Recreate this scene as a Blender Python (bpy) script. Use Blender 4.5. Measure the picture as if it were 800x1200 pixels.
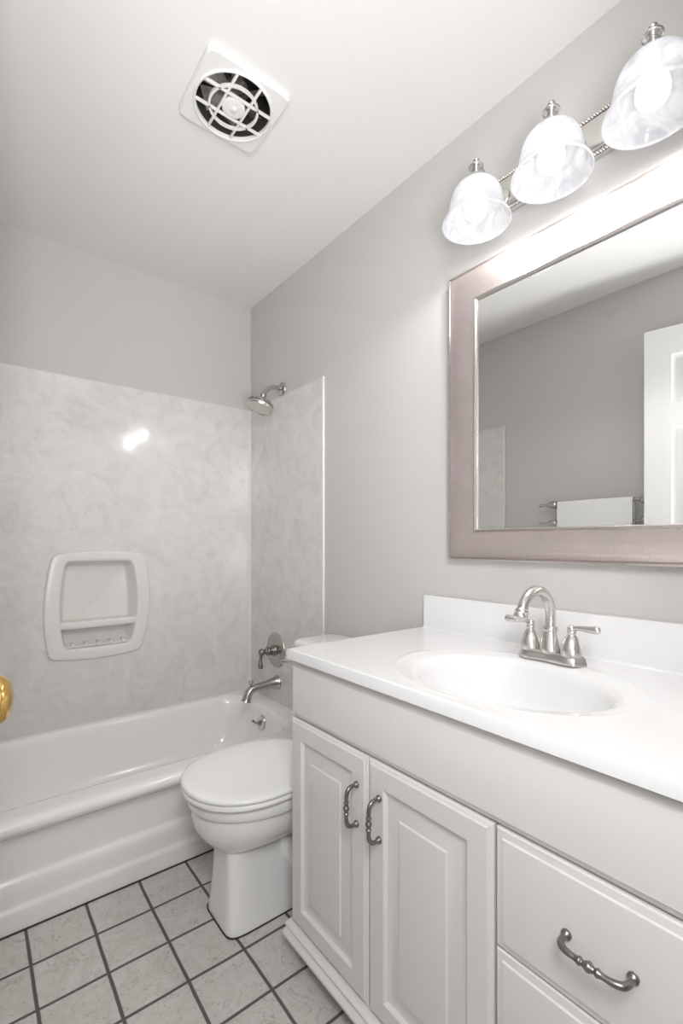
import bpy, bmesh, math
from mathutils import Vector, Matrix
S = bpy.context.scene
for o in list(bpy.data.objects): bpy.data.objects.remove(o)
C = S.collection
PI = math.pi
R = math.radians

# ------------------------------------------------------------------ camera, light, exposure
cam_d = bpy.data.cameras.new('camera'); cam = bpy.data.objects.new('camera', cam_d); C.objects.link(cam)
cam.location = (-1.232, -2.377, 1.1307)
cam.rotation_euler = (R(90), 0, R(-38.326))
cam_d.sensor_fit = 'VERTICAL'; cam_d.sensor_height = 36; cam_d.sensor_width = 24
cam_d.lens = 550.9 / 1200 * 36
cam_d.shift_y = 36.5 / 1200
cam_d.clip_start = 0.01
S.camera = cam

S.view_settings.view_transform = 'Standard'; S.view_settings.look = 'None'
S.view_settings.gamma = 1; S.view_settings.use_curve_mapping = False
S.view_settings.exposure = 0.14

w = bpy.data.worlds.new('hall_light'); S.world = w; w.use_nodes = True
bg = w.node_tree.nodes['Background']; bg.inputs[0].default_value = (1, .99, .98, 1); bg.inputs[1].default_value = 0.15

def area(name, loc, target, sx, sy, power, col=(1, 1, 1)):
    l = bpy.data.lights.new(name, 'AREA'); l.shape = 'RECTANGLE'; l.size = sx; l.size_y = sy; l.energy = power; l.color = col
    o = bpy.data.objects.new(name, l); C.objects.link(o); o.location = loc
    o.rotation_euler = (Vector(target) - Vector(loc)).to_track_quat('-Z', 'Y').to_euler()
    return o
hl = area('added_fill_upward', (-1.32, -2.80, 1.0), (-0.75, -1.2, 2.44), 0.36, 0.6, 11.5, (1, .99, .985)); hl.data.spread = R(110)  # added fill, bounced off the ceiling to brighten the room
area('added_fill_hall', (-1.78, -3.2, 1.5), (-0.7, -1.0, 1.3), 1.0, 1.9, 3.5, (1, .99, .985))  # unseen soft fill added behind the camera, no window modelled
area('added_fill_doorway', (-1.30, -2.62, 1.80), (-0.9, -.5, 0.2), .36, .6, 17, (1, .99, .985))  # extra fill placed above the camera to lift tub and floor
BULB = 2.3
SPOT = 3.5

# ------------------------------------------------------------------ materials
def mat(name, col, rough=.5, metal=0, spec=.5, bump=None, var=None, coat=0, emit=None):
    m = bpy.data.materials.new(name); m.use_nodes = True
    nt = m.node_tree; b = nt.nodes['Principled BSDF']
    b.inputs['Base Color'].default_value = (*col, 1)
    b.inputs['Roughness'].default_value = rough
    b.inputs['Metallic'].default_value = metal
    b.inputs['Specular IOR Level'].default_value = spec
    b.inputs['Coat Weight'].default_value = coat
    b.inputs['Coat Roughness'].default_value = .05
    tc = nt.nodes.new('ShaderNodeTexCoord')
    if var:   # (scale, amount, distortion)
        n = nt.nodes.new('ShaderNodeTexNoise'); n.inputs['Scale'].default_value = var[0]
        n.inputs['Detail'].default_value = 6; n.inputs['Distortion'].default_value = var[2] if len(var) > 2 else 0
        nt.links.new(tc.outputs['Object'], n.inputs['Vector'])
        r = nt.nodes.new('ShaderNodeValToRGB')
        r.color_ramp.elements[0].position = .3; r.color_ramp.elements[1].position = .7
        r.color_ramp.elements[0].color = (*[c * (1 - var[1]) for c in col], 1)
        r.color_ramp.elements[1].color = (*[min(1, c * (1 + var[1])) for c in col], 1)
        nt.links.new(n.outputs['Fac'], r.inputs['Fac']); nt.links.new(r.outputs['Color'], b.inputs['Base Color'])
    if bump:  # (scale, strength, distance)
        n = nt.nodes.new('ShaderNodeTexNoise'); n.inputs['Scale'].default_value = bump[0]; n.inputs['Detail'].default_value = 3
        nt.links.new(tc.outputs['Object'], n.inputs['Vector'])
        bp = nt.nodes.new('ShaderNodeBump'); bp.inputs['Strength'].default_value = bump[1]; bp.inputs['Distance'].default_value = bump[2]
        nt.links.new(n.outputs['Fac'], bp.inputs['Height']); nt.links.new(bp.outputs['Normal'], b.inputs['Normal'])
    if emit:
        b.inputs['Emission Color'].default_value = (*emit[0], 1); b.inputs['Emission Strength'].default_value = emit[1]
    return m

M_wall = mat('grey_wall_paint', (.585, .572, .56), .75, spec=.25, bump=(70, .12, .002))
M_ceil = mat('white_ceiling_paint', (.80, .795, .78), .85, spec=.2, bump=(50, .15, .003))
M_trim = mat('white_trim_paint', (.82, .82, .81), .35)
M_door = mat('white_door_paint', (.74, .74, .74), .35)
M_cab = mat('off_white_cabinet_paint', (.72, .705, .685), .38, bump=(120, .04, .001))
M_porc = mat('white_porcelain', (.87, .87, .865), .12, coat=.4)
M_tub = mat('white_tub_enamel', (.90, .895, .885), .16, coat=.3)
M_seat = mat('white_toilet_seat_plastic', (.90, .90, .90), .22)
M_counter = mat('white_cultured_marble', (.76, .76, .765), .16, coat=.3)
M_niche = mat('beige_white_moulded_plastic', (.77, .75, .725), .25)
M_nickel = mat('brushed_nickel', (.50, .48, .455), .27, metal=1, bump=(260, .05, .0005))
M_nickel_l = mat('bright_brushed_nickel', (.66, .645, .62), .24, metal=1, bump=(260, .05, .0005))
M_chrome = mat('chrome', (.62, .61, .60), .10, metal=1)
M_pull = mat('pewter_pull_metal', (.27, .255, .235), .32, metal=1)
M_brass = mat('polished_brass', (.80, .52, .17), .12, metal=1)
M_mirror = mat('mirror_silver', (.95, .96, .95), .0, metal=1)
M_bevel = mat('mirror_bevel', (.80, .81, .80), .02, metal=1)
M_dark = mat('dark_fan_housing', (.055, .052, .05), .5)
M_motor = mat('grey_motor_metal', (.35, .34, .32), .4, metal=.8, var=(30, .5))
M_grille = mat('white_fan_plastic', (.80, .79, .775), .4)
M_towel = mat('white_terry_towel', (.92, .92, .91), .95, spec=.1, bump=(350, .6, .004))
M_bulb = mat('lit_bulb', (1, 1, 1), .3, emit=((1, .985, .96), BULB))
M_black = mat('black_seam', (.04, .04, .04), .7)

def nickel_frame():
    m = bpy.data.materials.new('champagne_frame_leaf'); m.use_nodes = True; nt = m.node_tree; b = nt.nodes['Principled BSDF']
    tc = nt.nodes.new('ShaderNodeTexCoord')
    n = nt.nodes.new('ShaderNodeTexNoise'); n.inputs['Scale'].default_value = 9; n.inputs['Detail'].default_value = 8
    nt.links.new(tc.outputs['Object'], n.inputs['Vector'])
    n2 = nt.nodes.new('ShaderNodeTexNoise'); n2.inputs['Scale'].default_value = 220; n2.inputs['Detail'].default_value = 4
    nt.links.new(tc.outputs['Object'], n2.inputs['Vector'])
    r = nt.nodes.new('ShaderNodeValToRGB')
    r.color_ramp.elements[0].position = .35; r.color_ramp.elements[1].position = .65
    r.color_ramp.elements[0].color = (.75, .67, .64, 1); r.color_ramp.elements[1].color = (.80, .70, .71, 1)
    nt.links.new(n.outputs['Fac'], r.inputs['Fac'])
    mx = nt.nodes.new('ShaderNodeMix'); mx.data_type = 'RGBA'; mx.blend_type = 'OVERLAY'; mx.inputs['Factor'].default_value = .35
    nt.links.new(r.outputs['Color'], mx.inputs['A']); nt.links.new(n2.outputs['Fac'], mx.inputs['B'])
    nt.links.new(mx.outputs['Result'], b.inputs['Base Color'])
    b.inputs['Metallic'].default_value = .9; b.inputs['Roughness'].default_value = .31
    bp = nt.nodes.new('ShaderNodeBump'); bp.inputs['Strength'].default_value = .15; bp.inputs['Distance'].default_value = .001
    nt.links.new(n2.outputs['Fac'], bp.inputs['Height']); nt.links.new(bp.outputs['Normal'], b.inputs['Normal'])
    return m
M_frame = nickel_frame()
M_frame_edge = mat('silver_frame_bead', (.60, .55, .53), .22, metal=.9)

def marble():
    m = bpy.data.materials.new('swirled_surround_marble'); m.use_nodes = True; nt = m.node_tree; b = nt.nodes['Principled BSDF']
    tc = nt.nodes.new('ShaderNodeTexCoord')
    n = nt.nodes.new('ShaderNodeTexNoise'); n.inputs['Scale'].default_value = 7; n.inputs['Detail'].default_value = 10
    n.inputs['Distortion'].default_value = 1.8; n.inputs['Roughness'].default_value = .62
    nt.links.new(tc.outputs['Object'], n.inputs['Vector'])
    r = nt.nodes.new('ShaderNodeValToRGB'); e = r.color_ramp.elements
    e[0].position = .30; e[0].color = (.63, .615, .59, 1); e[1].position = .70; e[1].color = (.76, .75, .735, 1)
    x = e.new(.47); x.color = (.70, .685, .665, 1)
    nt.links.new(n.outputs['Fac'], r.inputs['Fac'])
    # pale veins
    n3 = nt.nodes.new('ShaderNodeTexNoise'); n3.inputs['Scale'].default_value = 12; n3.inputs['Detail'].default_value = 6; n3.inputs['Distortion'].default_value = 3.2
    nt.links.new(tc.outputs['Object'], n3.inputs['Vector'])
    r3 = nt.nodes.new('ShaderNodeValToRGB'); e3 = r3.color_ramp.elements
    e3[0].position = .47; e3[0].color = (0, 0, 0, 1); e3[1].position = .53; e3[1].color = (0, 0, 0, 1); y = e3.new(.5); y.color = (1, 1, 1, 1)
    nt.links.new(n3.outputs['Fac'], r3.inputs['Fac'])
    mm = nt.nodes.new('ShaderNodeMath'); mm.operation = 'MULTIPLY'; mm.inputs[1].default_value = .45
    nt.links.new(r3.outputs['Color'], mm.inputs[0])
    mx = nt.nodes.new('ShaderNodeMix'); mx.data_type = 'RGBA'
    nt.links.new(mm.outputs[0], mx.inputs['Factor'])
    nt.links.new(r.outputs['Color'], mx.inputs['A']); mx.inputs['B'].default_value = (.79, .78, .765, 1)
    nt.links.new(mx.outputs['Result'], b.inputs['Base Color'])
    b.inputs['Roughness'].default_value = .11; b.inputs['Specular IOR Level'].default_value = .5
    bp = nt.nodes.new('ShaderNodeBump'); bp.inputs['Strength'].default_value = .12; bp.inputs['Distance'].default_value = .006
    nb = nt.nodes.new('ShaderNodeTexNoise'); nb.inputs['Scale'].default_value = 9; nb.inputs['Detail'].default_value = 2; nt.links.new(tc.outputs['Object'], nb.inputs['Vector'])
    nt.links.new(nb.outputs['Fac'], bp.inputs['Height']); nt.links.new(bp.outputs['Normal'], b.inputs['Normal'])
    return m
M_marble = marble()

def tile_floor():
    m = bpy.data.materials.new('grey_floor_tile'); m.use_nodes = True; nt = m.node_tree; b = nt.nodes['Principled BSDF']
    N = nt.nodes.new; L = nt.links.new
    tc = N('ShaderNodeTexCoord'); sp = N('ShaderNodeSeparateXYZ'); L(tc.outputs['Object'], sp.inputs[0])
    wob = N('ShaderNodeTexNoise'); wob.inputs['Scale'].default_value = 5; L(tc.outputs['Object'], wob.inputs['Vector'])
    masks = []; ids = []
    for ax, off, pitch in (('X', .6285 - .157 * 20, .157), ('Y', .7175 - .1535 * 40, .1535)):
        a = N('ShaderNodeMath'); a.operation = 'ADD'; a.inputs[1].default_value = off + 0; L(sp.outputs[ax], a.inputs[0])
        # small waviness of the grout
        wv = N('ShaderNodeMath'); wv.operation = 'MULTIPLY_ADD'; wv.inputs[1].default_value = .007; L(wob.outputs['Fac'], wv.inputs[0]); L(a.outputs[0], wv.inputs[2])
        d = N('ShaderNodeMath'); d.operation = 'DIVIDE'; d.inputs[1].default_value = pitch; L(wv.outputs[0], d.inputs[0])
        fr = N('ShaderNodeMath'); fr.operation = 'FRACT'; L(d.outputs[0], fr.inputs[0])
        fl = N('ShaderNodeMath'); fl.operation = 'FLOOR'; L(d.outputs[0], fl.inputs[0]); ids.append(fl)
        s = N('ShaderNodeMath'); s.operation = 'SUBTRACT'; s.inputs[1].default_value = .5; L(fr.outputs[0], s.inputs[0])
        ab = N('ShaderNodeMath'); ab.operation = 'ABSOLUTE'; L(s.outputs[0], ab.inputs[0])
        mr = N('ShaderNodeMapRange'); mr.inputs['From Min'].default_value = .466; mr.inputs['From Max'].default_value = .480
        L(ab.outputs[0], mr.inputs['Value']); masks.append(mr)
    mx = N('ShaderNodeMath'); mx.operation = 'MAXIMUM'; L(masks[0].outputs[0], mx.inputs[0]); L(masks[1].outputs[0], mx.inputs[1])
    cb = N('ShaderNodeCombineXYZ'); L(ids[0].outputs[0], cb.inputs[0]); L(ids[1].outputs[0], cb.inputs[1])
    wn = N('ShaderNodeTexWhiteNoise'); L(cb.outputs[0], wn.inputs['Vector'])
    off = N('ShaderNodeVectorMath'); off.operation = 'SCALE'; off.inputs['Scale'].default_value = 9; L(wn.outputs['Color'], off.inputs[0])
    ad = N('ShaderNodeVectorMath'); ad.operation = 'ADD'; L(tc.outputs['Object'], ad.inputs[0]); L(off.outputs[0], ad.inputs[1])
    n = N('ShaderNodeTexNoise'); n.inputs['Scale'].default_value = 16; n.inputs['Detail'].default_value = 9; n.inputs['Distortion'].default_value = 1.2
    n.inputs['Roughness'].default_value = .65; L(ad.outputs[0], n.inputs['Vector'])
    r = N('ShaderNodeValToRGB'); e = r.color_ramp.elements
    e[0].position = .3; e[0].color = (.55, .51, .485, 1); e[1].position = .7; e[1].color = (.65, .625, .60, 1)
    L(n.outputs['Fac'], r.inputs['Fac'])
    n3 = N('ShaderNodeTexNoise'); n3.inputs['Scale'].default_value = 12; n3.inputs['Detail'].default_value = 6; n3.inputs['Distortion'].default_value = 2.5
    L(ad.outputs[0], n3.inputs['Vector'])
    r3 = N('ShaderNodeValToRGB'); e3 = r3.color_ramp.elements
    e3[0].position = .485; e3[0].color = (1, 1, 1, 1); e3[1].position = .515; e3[1].color = (1, 1, 1, 1); y = e3.new(.5); y.color = (.68, .66, .65, 1)
    L(n3.outputs['Fac'], r3.inputs['Fac'])
    mu = N('ShaderNodeMix'); mu.data_type = 'RGBA'; mu.blend_type = 'MULTIPLY'; mu.inputs['Factor'].default_value = 1
    L(r.outputs['Color'], mu.inputs['A']); L(r3.outputs['Color'], mu.inputs['B'])
    fin = N('ShaderNodeMix'); fin.data_type = 'RGBA'; L(mx.outputs[0], fin.inputs['Factor']); L(mu.outputs['Result'], fin.inputs['A'])
    fin.inputs['B'].default_value = (.115, .105, .095, 1); L(fin.outputs['Result'], b.inputs['Base Color'])
    ro = N('ShaderNodeMix'); ro.inputs['A'].default_value = .42; ro.inputs['B'].default_value = .9; L(mx.outputs[0], ro.inputs['Factor']); L(ro.outputs[0], b.inputs['Roughness'])
    h = N('ShaderNodeMath'); h.operation = 'MULTIPLY_ADD'; h.inputs[1].default_value = -1.0; L(mx.outputs[0], h.inputs[0])
    hh = N('ShaderNodeMath'); hh.operation = 'MULTIPLY'; hh.inputs[1].default_value = .5; L(n3.outputs['Fac'], hh.inputs[0]); L(hh.outputs[0], h.inputs[2])
    bp = N('ShaderNodeBump'); bp.inputs['Strength'].default_value = .5; bp.inputs['Distance'].default_value = .0025
    L(h.outputs[0], bp.inputs['Height']); L(bp.outputs['Normal'], b.inputs['Normal'])
    return m
M_floor = tile_floor()

def alabaster():
    m = bpy.data.materials.new('alabaster_glass'); m.use_nodes = True; nt = m.node_tree
    N = nt.nodes.new; L = nt.links.new
    b = nt.nodes['Principled BSDF']; out = nt.nodes['Material Output']
    tc = N('ShaderNodeTexCoord'); n = N('ShaderNodeTexNoise'); n.inputs['Scale'].default_value = 14; n.inputs['Detail'].default_value = 6; n.inputs['Distortion'].default_value = 2.2
    L(tc.outputs['Object'], n.inputs['Vector'])
    r = N('ShaderNodeValToRGB'); e = r.color_ramp.elements
    e[0].position = .35; e[0].color = (.70, .72, .76, 1); e[1].position = .6; e[1].color = (.90, .91, .93, 1); L(n.outputs['Fac'], r.inputs['Fac'])
    b.inputs['Roughness'].default_value = .12; L(r.outputs['Color'], b.inputs['Base Color'])
    t = N('ShaderNodeBsdfTranslucent'); L(r.outputs['Color'], t.inputs['Color'])
    tr = N('ShaderNodeBsdfTransparent')
    m1 = N('ShaderNodeMixShader'); m1.inputs[0].default_value = .45; L(b.outputs[0], m1.inputs[1]); L(t.outputs[0], m1.inputs[2])
    m2 = N('ShaderNodeMixShader'); m2.inputs[0].default_value = .30; L(m1.outputs[0], m2.inputs[1]); L(tr.outputs[0], m2.inputs[2])
    L(m2.outputs[0], out.inputs['Surface'])
    return m
M_glass = alabaster()

# ------------------------------------------------------------------ mesh helpers
class B:
    def __init__(s): s.bm = bmesh.new()
    def box(s, x0, x1, y0, y1, z0, z1, bev=0, seg=2):
        r = bmesh.ops.create_cube(s.bm, size=1)
        vs = r['verts']
        for v in vs:
            v.co = Vector(((x0 + x1) / 2 + v.co.x * (x1 - x0), (y0 + y1) / 2 + v.co.y * (y1 - y0), (z0 + z1) / 2 + v.co.z * (z1 - z0)))
        if bev:
            es = list({e for v in vs for e in v.link_edges})
            bmesh.ops.bevel(s.bm, geom=es, offset=bev, segments=seg, affect='EDGES', profile=.5)
        return s
    def loft(s, rings, cap0=True, cap1=True, closed=True):
        rows = [[s.bm.verts.new(p) for p in r] for r in rings]
        n = len(rows[0])
        for a, b in zip(rows, rows[1:]):
            for i in range(n if closed else n - 1):
                j = (i + 1) % n
                try: s.bm.faces.new((a[i], a[j], b[j], b[i]))
                except ValueError: pass
        if cap0: s.bm.faces.new(list(reversed(rows[0])))
        if cap1: s.bm.faces.new(rows[-1])
        return s
    def lathe(s, prof, origin, axis='Z', seg=32, cap=True, flip=1):
        # prof: (radius, height along axis)
        o = Vector(origin); rings = []
        A = axis if isinstance(axis, Vector) else {'X': Vector((1, 0, 0)), 'Y': Vector((0, 1, 0)), 'Z': Vector((0, 0, 1))}[axis]
        A = A.normalized()
        U = A.orthogonal().normalized() if abs(A.z) < .99 else Vector((1, 0, 0)); V = A.cross(U)
        for r, h in prof:
            r = max(r, 1e-4)
            rings.append([o + A * h + (U * math.cos(2 * PI * i / seg) + V * math.sin(2 * PI * i / seg)) * r for i in range(seg)])
        return s.loft(rings, cap, cap)
    def tube(s, pts, rad, seg=16, cap=True, squash=None):
        pts = [Vector(p) for p in pts]
        if not isinstance(rad, (list, tuple)): rad = [rad] * len(pts)
        rings = []; U = None
        for i, p in enumerate(pts):
            a = pts[max(i - 1, 0)]; b = pts[min(i + 1, len(pts) - 1)]
            T = (b - a).normalized()
            if U is None: U = T.orthogonal().normalized()
            else: U = (U - T * U.dot(T)).normalized()
            V = T.cross(U)
            rings.append([p + (U * math.cos(2 * PI * k / seg) + V * math.sin(2 * PI * k / seg)) * rad[i] for k in range(seg)])
        return s.loft(rings, cap, cap)
    def prism(s, poly, axis, a, b):   # poly in the other two axes, extruded along axis a..b
        def P(q, t):
            if axis == 'X': return (t, q[0], q[1])
            if axis == 'Y': return (q[0], t, q[1])
            return (q[0], q[1], t)
        return s.loft([[P(q, a) for q in poly], [P(q, b) for q in poly]])

def smooth_path(ctrl, n=8):
    # Catmull-Rom through control points (tuples of any length)
    P = [ctrl[0]] + list(ctrl) + [ctrl[-1]]; out = []
    for i in range(1, len(P) - 2):
        p0, p1, p2, p3 = P[i - 1], P[i], P[i + 1], P[i + 2]
        for k in range(n):
            t = k / n
            out.append(tuple(.5 * ((2 * b) + (-a + c) * t + (2 * a - 5 * b + 4 * c - d) * t * t + (-a + 3 * b - 3 * c + d) * t ** 3) for a, b, c, d in zip(p0, p1, p2, p3)))
    out.append(tuple(ctrl[-1])); return out

def obj(name, b, m, parent=None, angle=35, loc=None, recalc=True):
    if recalc: bmesh.ops.recalc_face_normals(b.bm, faces=b.bm.faces)
    me = bpy.data.meshes.new(name); 
    if loc is not None: bmesh.ops.translate(b.bm, verts=b.bm.verts, vec=-Vector(loc))
    b.bm.to_mesh(me); b.bm.free()
    me.shade_smooth(); me.set_sharp_from_angle(angle=R(angle))
    me.materials.append(m)
    o = bpy.data.objects.new(name, me); C.objects.link(o)
    if parent: o.parent = parent
    if loc is not None: o.location = loc
    return o
def wobj(name, b, m, parent, angle=35):
    """mesh given in world coordinates, parented under an Empty standing at parent.location"""
    acc = Vector(parent.location); q = parent.parent
    while q: acc += q.location; q = q.parent
    bmesh.ops.translate(b.bm, verts=b.bm.verts, vec=-acc)
    return obj(name, b, m, parent, angle)
def thing(name, label, cat, loc=(0, 0, 0), group=None):
    o = bpy.data.objects.new(name, None); C.objects.link(o); o.location = loc; o.empty_display_size = .05
    o['label'] = label; o['category'] = cat
    if group: o['group'] = group
    return o
def struct(name, b, m, label=None, cat=None, angle=35):
    o = obj(name, b, m, angle=angle); o['kind'] = 'structure'
    o['label'] = label; o['category'] = cat
    return o
def nested(b, y0, y1, z0, z1, x, prof, cap0=True):
    """rectangles facing -X: prof list of (inset, height towards -X)"""
    rings = []
    for i, h in prof:
        rings.append([(x - h, y0 + i, z0 + i), (x - h, y1 - i, z0 + i), (x - h, y1 - i, z1 - i), (x - h, y0 + i, z1 - i)])
    b.loft(rings, cap0, True); return b
def rrect(x0, x1, y0, y1, r, z, n=8):
    out = []
    for cx, cy, a in ((x1 - r, y1 - r, 0), (x0 + r, y1 - r, 90), (x0 + r, y0 + r, 180), (x1 - r, y0 + r, 270)):
        for k in range(n + 1):
            t = R(a + 90 * k / n); out.append((cx + r * math.cos(t), cy + r * math.sin(t), z))
    return out

# ------------------------------------------------------------------ setting
H = 2.44; XL = -1.43; YF = -2.36
b = B(); b.box(XL - .12, .12, -4.2, .12, -.06, 0); struct('floor', b, M_floor, 'grey square tile floor with dark grout', 'floor')
# ceiling with the fan's opening
fx, fy, fr = -.618, -1.084, .104
b = B(); sq = .109
b.box(XL - .12, fx - sq, -2.48, .12, H, H + .2); b.box(fx + sq, .12, -2.48, .12, H, H + .2)
b.box(fx - sq, fx + sq, -2.48, fy - sq, H, H + .2); b.box(fx - sq, fx + sq, fy + sq, .12, H, H + .2)
struct('ceiling', b, M_ceil, 'smooth white ceiling', 'ceiling')
b = B(); b.box(0, .12, -2.48, .12, 0, H); struct('wall_right', b, M_wall, 'light grey wall behind the mirror and vanity', 'wall')
b = B(); b.box(XL - .12, XL, -2.48, .12, 0, H); struct('wall_left', b, M_wall, 'light grey wall with the towel bars, seen in the mirror', 'wall')
# back wall with the opening of the soap niche
nx0, nx1, nz0, nz1 = -.945, -.59, .655, 1.06
b = B(); b.box(XL, nx0, 0, .12, 0, H); b.box(nx1, 0, 0, .12, 0, H); b.box(nx0, nx1, 0, .12, 0, nz0); b.box(nx0, nx1, 0, .12, nz1, H)
struct('wall_back', b, M_wall, 'light grey wall above the bathtub surround', 'wall')
ox0, ox1, oz = -1.405, -.60, 2.13
b = B(); b.box(XL, ox0, YF - .12, YF, 0, H); b.box(ox1, 0, YF - .12, YF, 0, H); b.box(ox0, ox1, YF - .12, YF, oz, H)
struct('wall_front', b, M_wall, 'light grey wall with the doorway', 'wall')
b = B(); b.box(ox1 - .015, ox1, YF - .13, YF + .002, 0, oz, .002); b.box(ox0, ox0 + .012, YF - .13, YF + .0, 0, oz, .002); b.box(ox0, ox1, YF - .13, YF + .002, oz - .015, oz, .002)
struct('trim_1', b, M_trim, 'white painted door jamb of the doorway', 'door frame')
b = B(); b.prism([(XL, 0), (XL + .014, 0), (XL + .014, .075), (XL + .009, .088), (XL, .09)], 'Y', -1.45, -.735)
struct('baseboard_left', b, M_trim, 'white baseboard along the left wall', 'baseboard')
b = B(); b.prism([(0, 0), (-.014, 0), (-.014, .075), (-.009, .088), (0, .09)], 'Y', -1.27, -.735)
struct('baseboard_right', b, M_trim, 'white baseboard behind the toilet', 'baseboard')

# open door (hinged by the left wall, swung into the room), modelled closed in local space: x = thickness, y = width
def make_door():
    width = .79; z1 = 2.105; ang = math.atan2(.144, .776)
    root = bpy.data.objects.new('door_1', None); C.objects.link(root)
    root.location = (-1.387, -2.314, 0); root.rotation_euler = (0, 0, -ang)
    root['kind'] = 'structure'; root['label'] = 'white six panel door standing open, seen in the mirror'; root['category'] = 'door'
    # leaf: local x from -.035 (back) to 0 (face), y 0..width ; faces carry recessed panels
    b = B()
    st = .105; pw = (width - 3 * st) / 2
    cols = [(st, st + pw), (2 * st + pw, 2 * st + 2 * pw)]
    rows = [(.22, .84), (1.05, 1.655), (1.76, 1.98)]
    rows = [(.22, .86), (1.02, 1.66), (1.765, 1.98)]
    ys = [0, st, st + pw, 2 * st + pw, 2 * st + 2 * pw, width]
    zs = [.008] + [v for r in rows for v in r] + [z1]
    for side in (0, 1):
        X = 0 if side == 0 else -.035; sg = 1 if side == 0 else -1
        for i in range(5):
            for j in range(7):
                y0, y1, za, zb = ys[i], ys[i + 1], zs[j], zs[j + 1]
                if i in (1, 3) and j in (1, 3, 5):
                    rings = []
                    for ins, d in ((0, 0), (.004, -.006), (.012, -.009), (.022, -.009), (.045, -.002)):
                        rings.append([(X + sg * d, y0 + ins, za + ins), (X + sg * d, y1 - ins, za + ins), (X + sg * d, y1 - ins, zb - ins), (X + sg * d, y0 + ins, zb - ins)])
                    b.loft(rings, False, True)
                else:
                    vs = [b.bm.verts.new(p) for p in ((X, y0, za), (X, y1, za), (X, y1, zb), (X, y0, zb))]; b.bm.faces.new(vs)
    b.loft([[(X, 0, .008), (X, width, .008), (X, width, z1), (X, 0, z1)] for X in (-.035, 0)], False, False)
    bmesh.ops.remove_doubles(b.bm, verts=b.bm.verts, dist=1e-5)
    obj('door_leaf', b, M_door, root)
    k = B(); yk = width - .068; zk = .925
    prof = [(.033, 0), (.033, .003), (.029, .007), (.013, .010), (.011, .028), (.014, .033), (.025, .038), (.0305, .046), (.031, .054), (.028, .062), (.018, .068), (.004, .070)]
    k.lathe(smooth_path(prof, 4), (0, yk, zk), 'X', 40)
    obj('door_knob', k, M_brass, root, 50)
    k = B(); k.lathe(smooth_path([(p[0], -p[1] * .50) for p in prof], 4), (-.035, yk, zk), 'X', 40)
    obj('door_knob', k, M_brass, root, 50)
    k = B(); k.box(-.028, -.007, width - .0005, width + .001, zk - .028, zk + .028, .0005); obj('latch_plate', k, M_brass, root)
    for z in (.2, 1.1, 1.9):
        k = B(); k.lathe([(.005, -.045), (.005, .045)], (-.039, -.004, z), 'Z', 12); obj('hinge', k, M_brass, root)
    return root
make_door()

# ------------------------------------------------------------------ bathtub and surround
TX0, TX1 = XL, 0.0
def make_tub():
    t = thing('bathtub', 'white alcove bathtub with stepped apron along the back wall', 'bathtub', (-.715, -.36, 0))
    b = B(); n = 10; z = .323
    rings = [rrect(TX0 + .001, TX1 - .001, -.700, -.001, .002, z, n)]
    rings += [rrect(TX0 + .07, TX1 - .075, -.645, -.035, .10, z + .000, n),
              rrect(TX0 + .080, TX1 - .085, -.628, -.042, .11, z - .003, n),
              rrect(TX0 + .088, TX1 - .093, -.612, -.049, .115, z - .013, n),
              rrect(TX0 + .095, TX1 - .100, -.598, -.055, .12, z - .032, n),
              rrect(TX0 + .115, TX1 - .112, -.588, -.064, .125, .22, n),
              rrect(TX0 + .150, TX1 - .130, -.575, -.078, .13, .12, n),
              rrect(TX0 + .185, TX1 - .155, -.555, -.100, .13, .075, n),
              rrect(TX0 + .235, TX1 - .205, -.515, -.145, .12, .058, n),
              rrect(TX0 + .40, TX1 - .38, -.42, -.24, .08, .055, n)]
    b.loft(rings, False, True)
    # apron profile (y, z), extruded along X
    prof = smooth_path([(-.700, .323), (-.716, .3205), (-.727, .311), (-.731, .298), (-.727, .286), (-.716, .276), (-.706, .268)], 4)
    prof += smooth_path([(-.7015, .25), (-.7005, .20), (-.7005, .160), (-.703, .148), (-.710, .138), (-.7135, .128)], 3)
    prof += smooth_path([(-.7140, .11), (-.7145, .078), (-.717, .070), (-.722, .062), (-.7235, .050), (-.7225, 0.0)], 3)
    b.loft([[(x, y, zz) for y, zz in prof] for x in (TX0 + .001, TX1 - .001)], False, False, closed=False)
    bmesh.ops.remove_doubles(b.bm, verts=b.bm.verts, dist=1e-5)
    wobj('tub_body', b, M_tub, t, 45)
    # overflow plate with trip lever on the sloped end
    d = Vector((-1, 0, .12)).normalized(); c = Vector((-.1105, -.325, .250))
    b = B(); b.lathe([(.036, -.006), (.038, 0), (.037, .003), (.030, .006), (.004, .008)], c, d, 36); pl = wobj('overflow_plate', b, M_chrome, t)
    b = B(); b.tube([c + d * .006, c + d * .020, c + d * .030 + Vector((0, .006, .002)), c + d * .036 + Vector((0, .022, .008))], [.005, .005, .0045, .006], 12)
    b.lathe([(.012, 0), (.012, .004), (.004, .007)], c + d * .006, d, 20)
    wobj('trip_lever', b, M_pull, pl)
    b = B(); b.lathe([(.030, 0), (.030, .003), (.024, .004), (.012, .003)], (-.30, -.33, .0555), 'Z', 28); wobj('drain', b, M_chrome, t)
    b = B(); b.box(TX0 + .001, -.001, -.7275, -.7222, 0, .0035); wobj('floor_joint', b, M_black, t)
    return t
make_tub()

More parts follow.
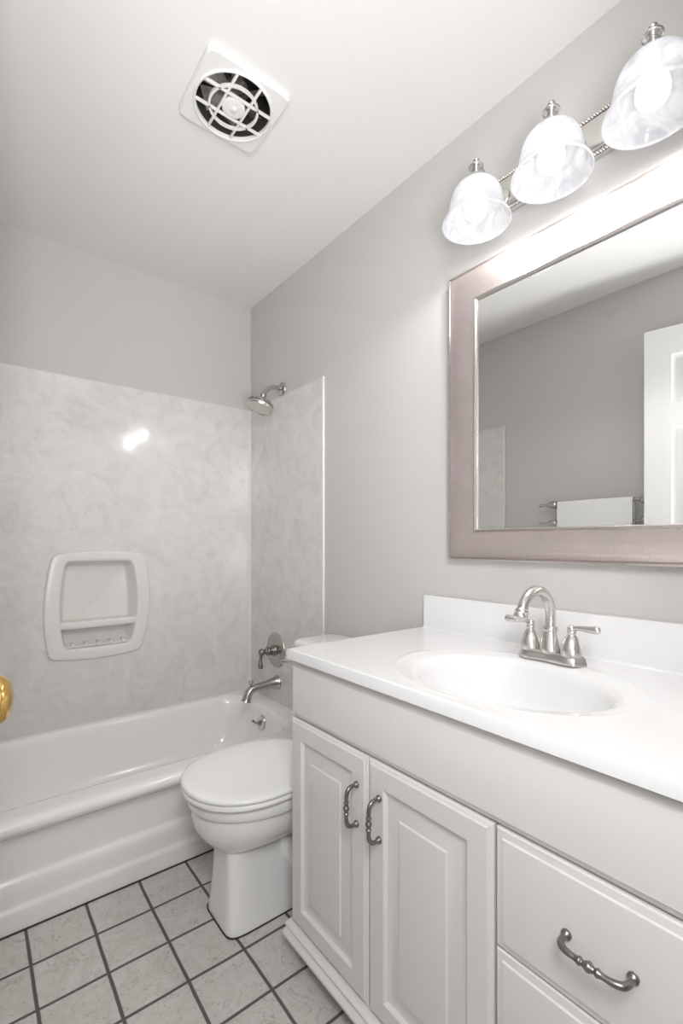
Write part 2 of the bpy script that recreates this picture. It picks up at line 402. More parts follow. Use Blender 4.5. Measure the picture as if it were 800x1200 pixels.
SZ0, SZ1 = .3235, 1.868
def make_surround():
    t = thing('shower_surround', 'pale swirled marble panels lining three sides above the bathtub', 'shower wall', (-.71, -.35, SZ0))
    b = B()
    for x0, x1, z0, z1 in ((TX0 + .007, nx0, SZ0, SZ1), (nx1, -.007, SZ0, SZ1), (nx0, nx1, SZ0, nz0), (nx0, nx1, nz1, SZ1)):
        b.box(x0, x1, -.006, -.0002, z0, z1)
    wobj('back_panel', b, M_marble, t)
    b = B(); b.box(-.0065, -.0002, -.692, -.007, SZ0, SZ1); wobj('end_panel', b, M_marble, t)
    b = B(); b.box(TX0 + .0002, TX0 + .0065, -.692, -.007, SZ0, SZ1); wobj('end_panel', b, M_marble, t)
    b = B(); b.box(-.0105, -.0002, -.7005, -.6925, SZ0 + .0005, SZ1 + .001, .002); wobj('edge_trim', b, M_trim, t)
    b = B(); b.box(TX0 + .0002, TX0 + .0105, -.7005, -.6925, SZ0 + .0005, SZ1 + .001, .002); wobj('edge_trim', b, M_trim, t)
    b = B(); b.prism([(-.0065, -.0065), (-.017, -.0065), (-.0065, -.017)], 'Z', SZ0 + .0005, SZ1); wobj('corner_trim', b, M_niche, t)
    b = B(); b.prism([(TX0 + .0065, -.0065), (TX0 + .017, -.0065), (TX0 + .0065, -.017)], 'Z', SZ0 + .0005, SZ1); wobj('corner_trim', b, M_niche, t)
    return t
make_surround()

def make_niche():
    t = thing('soap_niche', 'recessed moulded soap dish with two shelves in the bathtub back wall', 'soap dish', (-.766, 0, .62))
    def side(p, q, bulge, n=24):
        p = Vector(p); q = Vector(q); m = (p + q) / 2; out = []
        d = (q - p); nrm = Vector((d.y, -d.x)).normalized()
        for k in range(n):
            s = k / n; out.append(p + d * s + nrm * (bulge * 4 * s * (1 - s)))
        return out
    def loop(c, bl):   # corners TL, TR, BR, BL clockwise; bulge outward
        pts = []
        for i in range(4): pts += side(c[i], c[(i + 1) % 4], -bl[i])
        for _ in range(2):
            pts = [(pts[i - 1] + pts[i] * 2 + pts[(i + 1) % len(pts)]) / 4 for i in range(len(pts))]
        return pts
    outer = loop([(-.953, 1.081), (-.571, 1.081), (-.589, .621), (-.967, .625)], [.018, .034, .016, .026])
    opening = loop([(-.902, 1.049), (-.628, 1.049), (-.634, .664), (-.908, .664)], [.002, .026, .004, .020])
    cen = Vector((-.766, .86))
    def at(lp, y, f=1.0, off=0):
        out = []
        for p in lp:
            d = p - cen; d = d * f
            q = cen + d - d.normalized() * off
            out.append((q.x, y, q.y))
        return out
    b = B()
    b.loft([at(outer, -.0062), at(outer, -.012, 1, .001), at(outer, -.0165, 1, .004), at(outer, -.0185, 1, .010),
            at(opening, -.0165, 1, -.008), at(opening, -.0145, 1, -.002), at(opening, -.009, 1, .001),
            at(opening, .055, 1, .017), at(opening, .064, 1, .022), at(opening, .068, 1, .034)], False, True)
    wobj('dish_frame', b, M_niche, t, 50)
    # middle shelf: front edge bowed, slots cut in its top
    b = B(); xs = [-.922 + i * (.922 - .606) / 24 for i in range(25)]
    rings = []
    for i, x in enumerate(xs):
        u = (i / 24 - .5) * 2; yf = -.013 - .004 * (1 - u * u); notch = .004 if i in (5, 9, 13, 17, 20) else 0
        zt = .781 - notch
        rings.append([(x, yf + .003, zt), (x, yf, .775 - notch), (x, yf, .757), (x, yf + .004, .751), (x, .02, .746), (x, .066, .742), (x, .066, .781)])
    b.loft(rings); wobj('shelf', b, M_niche, t, 40)
    # lower scoop with ribs
    b = B()
    b.prism([(-.006, .664), (-.012, .668), (-.012, .672), (-.004, .676), (.03, .680), (.06, .70), (.067, .715), (.067, .66)], 'X', -.905, -.635)
    for k in range(5):
        x = -.875 + k * .052
        b.box(x - .005, x + .005, -.014, .035, .668, .684, .003)
    wobj('ribbed_ledge', b, M_niche, t, 40)
make_niche()

# ------------------------------------------------------------------ shower fittings on the right wall
def make_shower():
    c = Vector((-.0068, -.342, 1.905)); c = Vector((0, -.342, 1.905))
    t = thing('wall_shower', 'brushed nickel shower head on a curved arm above the panel', 'shower head', tuple(c))
    b = B(); b.lathe(smooth_path([(.033, -.0003), (.033, -.004), (.028, -.010), (.016, -.015), (.013, -.018)], 3), c, 'X', 36); wobj('wall_flange', b, M_nickel, t)
    b = B(); pts = smooth_path([(0, 0, 0), (-.045, 0, -.002), (-.075, 0, -.012), (-.098, 0, -.035), (-.108, 0, -.052)], 6)
    b.tube([c + Vector(p) for p in pts], .0105, 20); wobj('shower_arm', b, M_nickel, t, 60)
    A = Vector((-.34, -.04, -.94)).normalized(); o = c + Vector((-.108, 0, -.050))
    b = B(); b.lathe(smooth_path([(.014, -.006), (.016, 0), (.016, .010), (.012, .016), (.012, .022), (.018, .028), (.040, .036), (.058, .044), (.0655, .052), (.067, .060)], 4) + [(.067, .0605), (.063, .062), (.063, .066)], o, A, 44)
    h = wobj('shower_rose', b, M_nickel, t, 40)
    b = B(); b.lathe([(.064, .064), (.0665, .065), (.0665, .076), (.064, .080), (.056, .081), (.053, .077), (.03, .0765), (.001, .0765)], o, A, 44); wobj('spray_face', b, M_nickel_l, h, 35)
    b = B()
    U = A.orthogonal().normalized(); V = A.cross(U)
    for rr, n in ((.014, 6), (.028, 12), (.042, 18)):
        for k in range(n):
            a = 2 * PI * k / n; p = o + A * .0763 + (U * math.cos(a) + V * math.sin(a)) * rr
            b.lathe([(.002, 0), (.0015, .0022)], p, A, 8)
    wobj('nozzles', b, M_pull, h)
make_shower()

def make_valve():
    c = Vector((-.0066, -.290, .586))
    t = thing('shower_valve', 'round brushed nickel valve plate with a lever handle above the tub spout', 'faucet', tuple(c))
    b = B(); b.lathe(smooth_path([(.088, 0), (.088, .003), (.084, .008), (.070, .011), (.040, .013)], 3), c, Vector((-1, 0, 0)), 56); wobj('escutcheon', b, M_nickel, t, 40)
    b = B(); b.lathe(smooth_path([(.030, .011), (.027, .020), (.021, .028), (.021, .044), (.024, .048), (.022, .054), (.014, .060), (.014, .072), (.017, .078), (.017, .088), (.012, .096), (.002, .098)], 4), c, Vector((-1, 0, 0)), 36); wobj('valve_stem', b, M_pull, t, 40)
    b = B(); o = c + Vector((-.084, 0, 0))
    pts = [(0, 0, .012), (0, 0, -.004), (-.003, 0, -.025), (-.006, 0, -.045), (-.006, 0, -.065), (-.004, 0, -.078), (-.004, 0, -.083)]
    rr = [.008, .012, .007, .0085, .012, .0115, .004]
    q = smooth_path([(*p, r) for p, r in zip(pts, rr)], 5)
    b.tube([o + Vector(p[:3]) for p in q], [p[3] for p in q], 20); wobj('lever_handle', b, M_pull, t, 60)
make_valve()

def make_spout():
    c = Vector((-.0066, -.305, .425))
    t = thing('tub_spout', 'brushed nickel tub spout with a pull-up diverter knob', 'tub spout', tuple(c))
    b = B()
    ctrl = [(0, 0, 0, .037), (-.006, 0, 0, .036), (-.02, 0, 0, .030), (-.045, 0, -.001, .025), (-.085, 0, -.004, .022), (-.125, 0, -.006, .021), (-.150, 0, -.012, .021), (-.165, 0, -.030, .0205), (-.172, 0, -.050, .022), (-.176, 0, -.062, .0245)]
    q = smooth_path(ctrl, 5)
    b.tube([c + Vector(p[:3]) for p in q], [p[3] for p in q], 28); wobj('spout_body', b, M_nickel, t, 60)
    b = B(); b.lathe(smooth_path([(.006, -.004), (.005, .010), (.006, .014), (.011, .018), (.012, .022), (.009, .026), (.001, .028)], 3), c + Vector((-.150, 0, .006)), 'Z', 20); wobj('diverter_knob', b, M_nickel, t)
make_spout()

# ------------------------------------------------------------------ toilet
def make_toilet():
    yc = -1.025; t = thing('toilet', 'white two piece toilet with closed lid between bathtub and vanity', 'toilet', (-.40, yc, 0))
    def egg(xf, xb, hw, z, sq=2.0, n=40, cx=None, yoff=0):
        # front half elliptical towards -X, rear half fuller
        cx = cx if cx is not None else xf + (xb - xf) * .47
        out = []
        for i in range(n):
            a = 2 * PI * i / n; c, s = math.cos(a), math.sin(a)
            e = 2.0 / (sq if c < 0 else max(sq, 2.6))
            x = cx + (abs(c) ** e) * (1 if c > 0 else -1) * ((xb - cx) if c > 0 else (cx - xf))
            y = yc + yoff + (abs(s) ** e) * (1 if s > 0 else -1) * hw
            out.append((x, y, z))
        return out
    b = B()
    Q = dict(n=64); F = dict(n=64, cx=-.50)
    rings = [egg(-.655, -.08, .094, 0.0, 7, yoff=-.022, **F), egg(-.655, -.08, .094, .006, 7, yoff=-.022, **F), egg(-.652, -.08, .089, .03, 7, yoff=-.021, **F), egg(-.645, -.09, .080, .10, 7, yoff=-.018, **F), egg(-.640, -.10, .073, .17, 7, yoff=-.014, **F),
             egg(-.638, -.10, .071, .212, 6, yoff=-.010, **F), egg(-.640, -.10, .074, .219, 5, yoff=-.009, **F), egg(-.655, -.10, .096, .224, 3, yoff=-.006, **F), egg(-.674, -.10, .120, .236, 2.3, **F), egg(-.694, -.10, .142, .256, 2.1, **F), egg(-.709, -.10, .160, .285, 2.05, **F), egg(-.7145, -.10, .1685, .318, 2.05, **F),
             egg(-.714, -.10, .170, .340, 2.05, **F), egg(-.722, -.10, .178, .3455, 2.05, **F), egg(-.7265, -.10, .181, .353, 2.05, **F), egg(-.729, -.10, .183, .375, 2.05, **F), egg(-.725, -.10, .180, .3815, 2.05, **F), egg(-.70, -.12, .16, .3825, 2.05, **F)]
    b.loft(rings); bowl = wobj('bowl', b, M_porc, t, 50)
    # trapway bulge on both sides of the pedestal
    for s in (-1, 1):
        b = B(); q = smooth_path([(-.455, yc - .012 + s * .035, .23, .03), (-.43, yc - .016 + s * .060, .15, .036), (-.36, yc + s * .070, .085, .04), (-.28, yc + s * .070, .12, .042), (-.22, yc + s * .068, .20, .04), (-.17, yc + s * .06, .27, .03)], 5)
        b.tube([p[:3] for p in q], [p[3] for p in q], 18)
        wobj('trapway', b, M_porc, t, 60)
    b = B(); b.loft([egg(-.6585, -.076, .0975, .0002, 7, yoff=-.022, **F), egg(-.6585, -.076, .0975, .003, 7, yoff=-.022, **F)]); wobj('floor_caulk', b, M_black, t)
    for s in (-1, 1):
        b = B(); b.lathe(smooth_path([(.015, 0), (.015, .008), (.010, .016), (.001, .018)], 3), (-.36, yc + s * .112, .0), 'Z', 18); wobj('bolt_cap', b, M_porc, t)
    def seat(xf, hw, z0, z1, rr):
        xb = -.29; cx = -.53
        def g(ins, z, dome=0): return egg(xf + ins, xb - ins, hw - ins, z, 2.1, 48, cx)
        return [g(rr, z0), g(rr * .3, z0 + rr * .3), g(0, (z0 + z1) / 2), g(rr * .3, z1 - rr * .3), g(rr, z1)]
    b = B(); b.loft(seat(-.7435, .1925, .3870, .4025, .006)); wobj('seat', b, M_seat, t, 50)
    b = B(); r = seat(-.744, .193, .4032, .419, .008)
    r += [egg(-.735 + .03, -.32, .193 - .035, .4215, 2.1, 48, -.53), egg(-.735 + .09, -.36, .193 - .09, .4235, 2.1, 48, -.53)]
    b.loft(r); wobj('lid', b, M_seat, t, 50)
    for s in (-1, 1):
        b = B(); b.box(-.302, -.262, yc + s * .075 - .02, yc + s * .075 + .02, .383, .418, .006, 3); wobj('seat_hinge', b, M_seat, t)
    # tank
    ty = -1.005
    b = B(); rings = []
    for z, x0, hw, r in ((.37, -.185, .195, .04), (.385, -.195, .205, .045), (.50, -.200, .222, .045), (.70, -.205, .235, .045), (.709, -.205, .235, .045)):
        rings.append(rrect(x0, -.012, ty - hw, ty + hw, r, z, 6))
    b.loft(rings); tank = wobj('tank', b, M_porc, t, 50)
    b = B(); rings = []
    for z, i in ((.7095, .006), (.713, .001), (.72, 0), (.733, 0), (.741, .005), (.745, .014), (.7465, .04)):
        rings.append(rrect(-.218 + i, -.006 - min(i, .004), ty - .250 + i, ty + .250 - i, .045, z, 6))
    b.loft(rings); wobj('tank_lid', b, M_porc, t, 50)
    b = B(); c = Vector((-.2055, ty + .190, .663))
    b.lathe([(.014, 0), (.014, .006), (.008, .010), (.008, .018)], c, Vector((-1, 0, 0)), 20)
    q = smooth_path([(-.016, 0, 0, .006), (-.020, .015, -.002, .0065), (-.032, .038, -.006, .0055), (-.044, .062, -.006, .008), (-.048, .070, -.006, .004)], 5)
    b.tube([c + Vector(p[:3]) for p in q], [p[3] for p in q], 14); wobj('flush_lever', b, M_chrome, t, 60)
make_toilet()

# ------------------------------------------------------------------ vanity
VY0, VY1 = -2.315, -1.278   # cabinet ends along Y (near, far)
XFRONT = -.522
def pull(parent, y, z, vertical, label=None):
    x0 = -.5425
    b = B(); L = .0445
    prof = [(-L, .0, .0075), (-L, .004, .0075), (-L, .008, .0045), (-L, .016, .0048), (-L + .004, .025, .0052), (-L + .014, .030, .0048), (-.018, .031, .0042), (-.012, .031, .0062), (-.0085, .031, .0042), (-.006, .031, .0048), (0, .031, .0074),
            (.006, .031, .0048), (.0085, .031, .0042), (.012, .031, .0062), (.018, .031, .0042), (L - .014, .030, .0048), (L - .004, .025, .0052), (L, .016, .0048), (L, .008, .0045), (L, .004, .0075), (L, .0, .0075)]
    q = smooth_path(prof, 4)
    pts = [(x0 - p[1], y, z - p[0]) if vertical else (x0 - p[1], y + p[0], z) for p in q]
    b.tube(pts, [max(p[2], .002) for p in q], 16)
    return wobj('handle', b, M_pull, parent, 60)
def make_vanity():
    t = thing('vanity_cabinet', 'off-white painted bathroom vanity cabinet with raised panel doors and drawers', 'cabinet', (-.27, -1.80, 0))
    b = B()
    b.box(XFRONT, -.002, VY1 - .016, VY1, 0.0, .815, .001)           # far side
    b.box(XFRONT, -.002, VY0, VY0 + .016, 0.0, .815, .001)           # near side
    b.box(XFRONT, XFRONT + .018, VY0 + .016, VY1 - .016, .085, .815) # face frame
    b.box(-.02, -.002, VY0 + .016, VY1 - .016, .085, .815)
    b.box(XFRONT + .018, -.02, VY0 + .016, VY1 - .016, .085, .10)
    wobj('cabinet_body', b, M_cab, t)
    b = B(); b.box(-.455, -.445, VY0 + .016, VY1 - .016, 0, .085); wobj('toe_kick', b, M_cab, t)
    b = B()   # moulded ledge: ogee profile in (x,z)
    prof = smooth_path([(-.5225, .098), (-.548, .096), (-.556, .090), (-.552, .083), (-.557, .078), (-.564, .072), (-.562, .062), (-.552, .057), (-.5225, .056)], 3)
    b.prism(prof, 'Y', VY0, VY1 + .006); wobj('base_moulding', b, M_cab, t, 30)
    # false front under the worktop
    b = B(); nested(b, VY0 + .004, VY1 + .001, .660, .806, XFRONT - .0005, [(0, 0), (0, .011), (.003, .013), (.010, .0155), (.012, .0180), (.014, .0182)]); wobj('false_front', b, M_cab, t, 20)
    def door(y0, y1, hy):
        b = B(); nested(b, y0, y1, .099, .655, XFRONT - .0005, [(0, 0), (0, .0125), (.003, .015), (.008, .0165), (.010, .0195), (.050, .0195), (.053, .0165), (.056, .0115), (.062, .0100), (.070, .0100), (.092, .0165), (.0945, .0165), (.098, .0195), (.101, .0198)])
        d = wobj('door', b, M_cab, t, 18); pull(d, hy, .5385, True); return d
    door(-1.5935, -1.2785, -1.561); door(-1.912, -1.5965, -1.636)
    def drawer(z0, z1, h=True):
        b = B(); nested(b, -2.250, -1.9175, z0, z1, XFRONT - .0005, [(0, 0), (0, .0125), (.0025, .0145), (.013, .0165), (.015, .0195), (.017, .0198)])
        d = wobj('drawer', b, M_cab, t, 18)
        pull(d, -2.084, (z0 + z1) / 2, False)
    drawer(.4555, .655); drawer(.278, .4525); drawer(.099, .275)
make_vanity()

SC = (-.322, -1.800)
def make_counter():
    t = thing('sink_countertop', 'glossy white vanity countertop with moulded oval sink and backsplash', 'countertop', (-.28, -1.80, .817))
    x0, x1, y0, y1 = -.5565, -.001, -2.32, -1.281; zt = .845
    cx, cy = SC; N = 144
    angs = sorted([2 * PI * i / N for i in range(N)] + [math.atan2(y - cy, x - cx) % (2 * PI) for x in (x0, x1) for y in (y0, y1)])
    def rect(z, ins=0):
        out = []
        for a in angs:
            c, s = math.cos(a), math.sin(a)
            tx = ((x1 - ins if c > 0 else x0 + ins) - cx) / c if abs(c) > 1e-9 else 1e9
            ty = ((y1 - ins if s > 0 else y0 + ins) - cy) / s if abs(s) > 1e-9 else 1e9
            k = min(tx, ty); out.append((cx + c * k, cy + s * k, z))
        return out
    def ell(a_, b_, z, dx=0):
        out = []
        for a in angs:
            c, s = math.cos(a), math.sin(a); k = 1 / math.sqrt((c / a_) ** 2 + (s / b_) ** 2)
            out.append((cx + dx + c * k, cy + s * k, z))
        return out
    b = B()
    b.loft([rect(.8165, .002), rect(.8175), rect(zt - .005), rect(zt - .0015, .0015), rect(zt, .005), rect(zt, .0065), rect(zt, .011),
            ell(.218, .278, zt), ell(.212, .271, zt), ell(.208, .266, zt + .0008), ell(.204, .261, zt + .0004), ell(.199, .255, zt - .001), ell(.190, .245, zt - .0025), ell(.178, .231, zt - .0042), ell(.170, .222, zt - .0070),
            ell(.160, .210, zt - .015), ell(.154, .203, zt - .028), ell(.143, .190, zt - .055), ell(.125, .168, zt - .085), ell(.100, .135, zt - .108), ell(.065, .088, zt - .122), ell(.030, .035, zt - .128)], False, False)
    ct = wobj('countertop', b, M_counter, t, 40)
    b = B(); b.lathe([(.034, 0), (.031, .002), (.022, .002), (.020, -.004), (.006, -.004)], (cx, cy, zt - .1275), 'Z', 28); wobj('sink_drain', b, M_chrome, t)
    b = B(); prof = [(-.001, zt - .0002), (-.030, zt - .0002), (-.0245, zt + .002), (-.0215, zt + .008), (-.0205, zt + .106), (-.0185, zt + .109), (-.001, zt + .110)]
    b.prism(prof, 'Y', y0, -1.296); wobj('backsplash', b, M_counter, t, 45)
make_counter()

def make_faucet():
    c = Vector((-.118, -1.792, .8452)); t = thing('sink_faucet', 'brushed nickel two handle faucet with an arched spout behind the sink', 'faucet', tuple(c))
    def plate(ins, z):
        out = []; n = 64
        for i in range(n):
            a = 2 * PI * i / n; y = math.cos(a) * (.0865); x = math.sin(a)
            u = abs(y) / .0865
            w = .0265 + .003 * math.cos(u * PI * 1.45 + PI)    # gentle waist
            # superellipse end rounding
            k = (1 - u ** 5) ** .5 if u < 1 else 0
            xx = (1 if x > 0 else -1) * min(abs(x) * 1.6, 1) * w * k
            f = 1 - ins / .03
            out.append((c.x + xx * f, c.y + y * (1 - ins / .085), c.z + z))
        return out
    b = B(); b.loft([plate(0, 0), plate(0, .006), plate(.003, .016), plate(.006, .021), plate(.009, .023)]); wobj('base_plate', b, M_nickel_l, t, 50)
    # spout: tapered collar + gooseneck
    b = B(); b.lathe(smooth_path([(.024, .020), (.0245, .026), (.022, .045), (.0185, .066), (.0175, .072), (.0185, .075), (.017, .080), (.013, .083)], 3), c, 'Z', 32)
    sp = wobj('spout_collar', b, M_nickel_l, t, 50)
    rad = .066; pts = [(0, 0, .08), (0, 0, .095), (0, 0, .107)]
    for k in range(1, 15): a = PI * k / 15 * .945; pts.append((-rad + rad * math.cos(a), 0, .107 + rad * math.sin(a)))
    b = B(); b.tube([c + Vector(p) for p in pts], [.0125] * len(pts), 24)
    wobj('spout', b, M_nickel_l, t, 60)
    e = c + Vector(pts[-1]); A = (Vector(pts[-1]) - Vector(pts[-2])).normalized()
    b = B(); b.lathe(smooth_path([(.0125, -.004), (.0155, .0), (.0155, .004), (.0140, .007), (.0160, .011), (.0160, .016), (.0135, .020), (.0100, .021)], 3), e, A, 28); wobj('aerator', b, M_nickel_l, t, 45)
    for s in (-1, 1):
        o = c + Vector((0, s * .0515, 0))
        b = B(); b.lathe(smooth_path([(.0245, .020), (.0245, .027), (.023, .040), (.018, .056), (.012, .066), (.0095, .070), (.0105, .073), (.0105, .077), (.007, .080)], 3), o, 'Z', 32)
        h = wobj('handle_bell', b, M_nickel_l, t, 50)
        b = B(); q = smooth_path([(0, 0, .076, .008), (0, 0, .083, .0105), (0, 0, .089, .008), (0, 0, .0925, .003)], 4)
        b.tube([o + Vector(p[:3]) for p in q], [p[3] for p in q], 20)
        dx = -.004 if s > 0 else -.01
        q = smooth_path([(0, 0, .083, .0065), (dx * .3, s * .016, .087, .0055), (dx * .7, s * .034, .088, .0065), (dx, s * .052, .0885, .0082), (dx * 1.2, s * .063, .089, .0088), (dx * 1.3, s * .068, .089, .006), (dx * 1.3, s * .0695, .089, .002)], 4)
        b.tube([o + Vector(p[:3]) for p in q], [p[3] for p in q], 20)
        wobj('lever', b, M_nickel_l, h, 60)
make_faucet()

# ------------------------------------------------------------------ mirror
def make_mirror():
    Y0, Y1, Z0, Z1 = -2.205, -1.410, 1.078, 1.970
    t = thing('wall_mirror', 'wall mirror in a wide champagne silver frame above the sink', 'mirror', (-.02, -1.80, 1.52))
    def ring(profile, m, name, ang=25):
        b = B(); rings = []
        for ins, h in profile: rings.append([(-h, Y0 + ins, Z0 + ins), (-h, Y1 - ins, Z0 + ins), (-h, Y1 - ins, Z1 - ins), (-h, Y0 + ins, Z1 - ins)])
        b.loft(rings, False, False); return wobj(name, b, m, t, ang)
    ring([(0, .0005), (0, .030), (.0015, .0335), (.004, .0350), (.007, .0340), (.009, .031)], M_frame_edge, 'outer_bead')
    ring([(.009, .031), (.011, .0345), (.016, .0360), (.030, .0345), (.055, .0275), (.078, .0195), (.084, .0180)], M_frame, 'frame')
    ring([(.084, .0180), (.086, .0205), (.089, .0210), (.093, .0195), (.095, .017), (.096, .0118)], M_frame_edge, 'inner_bead')
    b = B(); i = .096; j = .104
    q = lambda k, h: [(-h, Y0 + k, Z0 + k), (-h, Y1 - k, Z0 + k), (-h, Y1 - k, Z1 - k), (-h, Y0 + k, Z1 - k)]
    b.loft([q(i, .002), q(i, .01185), q(j, .0120)], True, True); wobj('mirror_glass', b, M_mirror, t, 1)
make_mirror()

# ------------------------------------------------------------------ vanity light
def make_light():
    t = thing('vanity_light', 'brushed nickel three lamp wall light with alabaster bell shades above the mirror', 'wall lamp', (-.01, -1.805, 2.145))
    y0, y1, z0, z1 = -2.12, -1.49, 2.088, 2.203
    b = B()
    rings = [[(-h, y0 + i, z0 + i), (-h, y1 - i, z0 + i), (-h, y1 - i, z1 - i), (-h, y0 + i, z1 - i)] for i, h in ((0, .0003), (0, .008), (.004, .012), (.016, .012), (.020, .018), (.026, .020), (.05, .020))]
    b.loft(rings); bp_ = wobj('back_plate', b, M_nickel_l, t, 25)
    for z in (z0 + .009, z1 - .009):
        b = B(); n = 90
        for k in range(n):
            y = y0 + .006 + (y1 - y0 - .012) * (k + .5) / n
            b.tube([(-.0125, y - .0036, z - .003), (-.0155, y, z), (-.0125, y + .0036, z + .003)], [.0018, .0034, .0018], 6)
        wobj('rope_trim', b, M_nickel_l, t, 60)
    SX = -.142
    for ys in (-1.594, -1.806, -2.019):
        # arm: out of the plate, up and over, down into the fitter
        q = smooth_path([(-.015, ys, 2.130), (-.050, ys, 2.120), (-.078, ys, 2.132), (-.100, ys, 2.157), (SX + .014, ys, 2.166), (SX, ys, 2.155)], 6)
        b = B(); b.tube(q, .0065, 14)
        b.lathe(smooth_path([(.026, .0), (.026, .004), (.018, .009), (.009, .012)], 3), (-.020, ys, 2.130), Vector((-1, 0, 0)), 28)
        wobj('arm', b, M_nickel_l, t, 60)
        b = B(); b.lathe(smooth_path([(.031, 2.108), (.031, 2.115), (.028, 2.120), (.020, 2.136), (.012, 2.152), (.010, 2.157), (.018, 2.160), (.020, 2.164), (.015, 2.168), (.006, 2.170), (.005, 2.174), (.009, 2.178), (.009, 2.182), (.002, 2.186)], 3), (SX, ys, 0), 'Z', 28)
        wobj('fitter', b, M_nickel_l, t, 45)
        # bell shade: thin shell with outside and inside surfaces
        out = smooth_path([(.028, 2.117), (.046, 2.112), (.060, 2.098), (.068, 2.079), (.0715, 2.060), (.0745, 2.044), (.080, 2.030), (.087, 2.019), (.0915, 2.011), (.092, 2.007)], 4)
        inn = [(max(r - .003, .001), z) for r, z in reversed(out)]
        b = B(); b.lathe(out + inn, (SX, ys, 0), 'Z', 56, cap=False); wobj('lamp_shade', b, M_glass, t, 60)
        b = B(); b.lathe(smooth_path([(.013, 2.112), (.014, 2.096), (.018, 2.086), (.027, 2.070), (.031, 2.052), (.029, 2.036), (.021, 2.025), (.010, 2.0205), (.001, 2.020)], 4), (SX, ys, 0), 'Z', 32)
        wobj('bulb', b, M_bulb, t, 60)
        l = bpy.data.lights.new('bulb_light', 'SPOT'); l.energy = SPOT; l.spot_size = R(178); l.spot_blend = .3; l.shadow_soft_size = .018; l.color = (1, .992, .98)
        lo = bpy.data.objects.new('bulb_light', l); C.objects.link(lo); lo.location = (SX, ys, 2.006)
make_light()

# ------------------------------------------------------------------ ceiling fan vent
def make_fan():
    t = thing('exhaust_fan', 'square white ceiling exhaust fan with a round grille', 'ceiling fan', (fx, fy, H))
    rot = R(-1.5); hx = .1215; n = 10
    zb = H - .017
    # cover: rounded square loft down to round opening
    N = 80
    def sqr(h, r, z):
        out = []
        for i in range(N):
            a = 2 * PI * i / N + PI / 4; c, s = math.cos(a), math.sin(a)
            e = 2 / 14
            m = (abs(c) ** 14 + abs(s) ** 14) ** (-1 / 14)
            out.append((fx + c * m * h, fy + s * m * h, z))
        return out
    def cir(r, z): return [(fx + r * math.cos(2 * PI * i / N + PI / 4), fy + r * math.sin(2 * PI * i / N + PI / 4), z) for i in range(N)]
    b = B(); b.loft([sqr(.1255, 0, H - .0003), sqr(.1255, 0, H - .010), sqr(.1235, 0, zb + .002), sqr(.1215, 0, zb), sqr(.1185, 0, zb - .0002), cir(.1160, zb - .0004), cir(.1150, zb - .004), cir(.1120, zb - .006), cir(.1080, zb - .004), cir(.1070, zb + .002), cir(.1070, zb + .006)], False, False)
    cv = wobj('fan_cover', b, M_grille, t, 16)
    b = B(); w_ = .0032
    zz0, zz1 = zb - .005, zb + .003
    for o in (-.036, .036):
        L_ = math.sqrt(.1085 ** 2 - o ** 2)
        b.box(fx - L_, fx + L_, fy + o - w_, fy + o + w_, zz0, zz1, .001); b.box(fx + o - w_, fx + o + w_, fy - L_, fy + L_, zz0 + .0004, zz1, .001)
    b.loft([cir(.0730, zz0), cir(.0730, zz1), cir(.0665, zz1), cir(.0665, zz0), cir(.0730, zz0)], False, False)
    wobj('grille', b, M_grille, t, 40)
    b = B(); b.lathe(smooth_path([(.034, 0), (.034, -.004), (.031, -.008), (.012, -.009), (.008, -.011), (.001, -.0125)], 3), (fx, fy, zb + .003), 'Z', 32); wobj('hub_cap', b, M_grille, t, 40)
    b = B(); b.lathe([(.1074, zb + .006), (.1074, H + .13), (.002, H + .131)], (fx, fy, 0), 'Z', 48, cap=False); wobj('housing', b, M_dark, t)
    b = B(); b.lathe([(.038, H + .12), (.038, H + .04), (.030, H + .03), (.001, H + .028)], (fx + .01, fy, 0), 'Z', 28); wobj('motor', b, M_motor, t)
    b = B()
    for k in range(6):
        a = 2 * PI * k / 6 + .3
        p0 = Vector((fx + .015 * math.cos(a), fy + .015 * math.sin(a), 0)); p1 = Vector((fx + .092 * math.cos(a), fy + .092 * math.sin(a), 0)); tn = Vector((-math.sin(a), math.cos(a), 0))
        rg = []
        for z, k2 in ((H + .012, .018), (H + .0145, .018)):
            rg.append([p0 + tn * .008 + Vector((0, 0, z + .012)), p1 + tn * .026 + Vector((0, 0, z + .022)), p1 - tn * .026 + Vector((0, 0, z - .008)), p0 - tn * .008 + Vector((0, 0, z + .004))])
        b.loft(rg)
    wobj('fan_blades', b, M_motor, t)
make_fan()

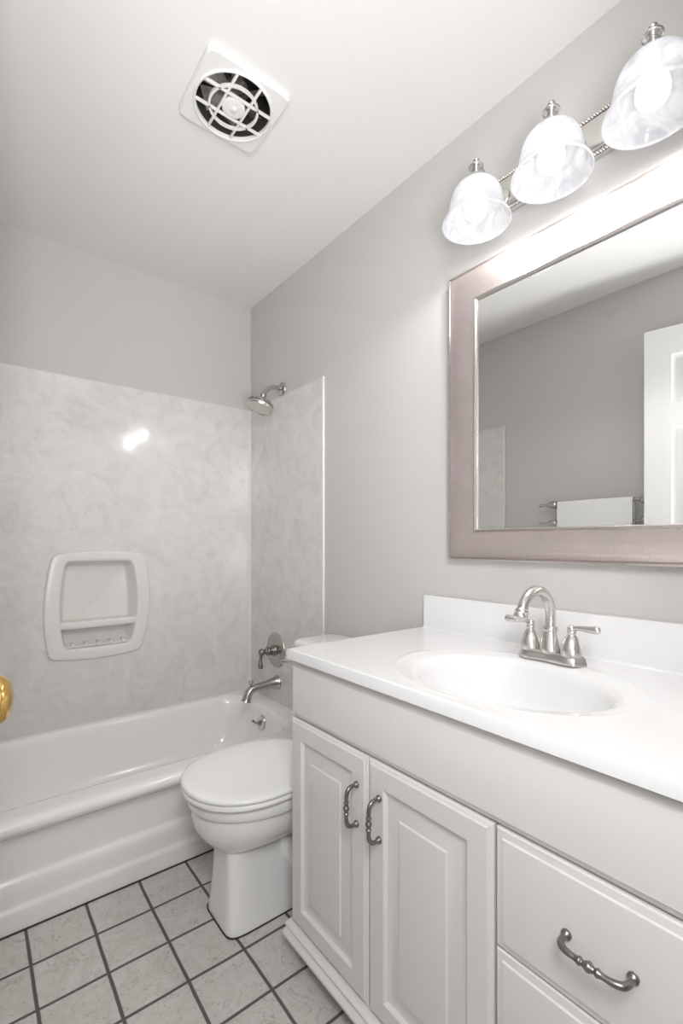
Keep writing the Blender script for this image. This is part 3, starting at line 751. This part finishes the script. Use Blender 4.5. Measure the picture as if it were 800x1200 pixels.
# ------------------------------------------------------------------ towel bars on the left wall (seen in the mirror)
def towel_bar(z, label):
    xb = XL + .072; ya, yb = -1.050, -1.500
    t = thing('towel_bar', label, 'towel bar', (XL, (ya + yb) / 2, z), 'nickel towel bars on the left wall')
    b = B(); b.lathe([(.0075, yb), (.0075, ya)], (xb, 0, z), 'Y', 20); wobj('bar', b, M_nickel, t, 60)
    for y, s in ((ya, 1), (yb, -1)):
        b = B(); b.lathe(smooth_path([(.026, .0003), (.026, .006), (.018, .014), (.014, .022), (.014, .045), (.018, .052), (.021, .066), (.019, .082), (.008, .090)], 3), (XL, y, z), 'X', 28)
        p = wobj('post', b, M_nickel, t, 50)
        b = B(); b.lathe(smooth_path([(.018, 0), (.020, .010), (.017, .022), (.012, .034), (.008, .044), (.007, .064), (.0105, .074), (.010, .082), (.002, .088)], 3), (xb, y, z), Vector((0, s, 0)), 24)
        wobj('finial', b, M_nickel, p, 50)
towel_bar(1.345, 'upper brushed nickel towel bar with pointed finials, white towel over it')
towel_bar(1.240, 'lower brushed nickel towel bar with pointed finials, behind the white towel')
def make_towel():
    xb = XL + .072; z = 1.345; y0, y1 = -1.452, -1.075
    prof = []   # closed section: outer then inner (x, z)
    ro, ri = .0165, .0085
    outer = [(xb + ro + .003, .98)] + [(xb + ro + .002, 1.10), (xb + ro, z)]
    outer += [(xb + ro * math.cos(R(a)), z + ro * math.sin(R(a))) for a in range(20, 181, 20)]
    outer += [(xb - ro, 1.15), (xb - ro, 1.03)]
    inner = [(xb - ri, 1.03), (xb - ri, 1.15)] + [(xb + ri * math.cos(R(a)), z + ri * math.sin(R(a))) for a in range(180, 0, -20)] + [(xb + ri, z), (xb + ri + .001, 1.10), (xb + ri + .002, .98)]
    b = B(); rings = []
    n = 20
    for k in range(n + 1):
        y = y0 + (y1 - y0) * k / n
        wv = .0018 * math.sin(k * .9)
        rings.append([(x + (wv if zz < 1.3 and x > xb else 0), y, zz) for x, zz in outer + inner])
    b.loft(rings)
    o = obj('towel', b, M_towel, None, 40); o['label'] = 'folded white towel hanging over the upper towel bar, seen in the mirror'; o['category'] = 'towel'
make_towel()
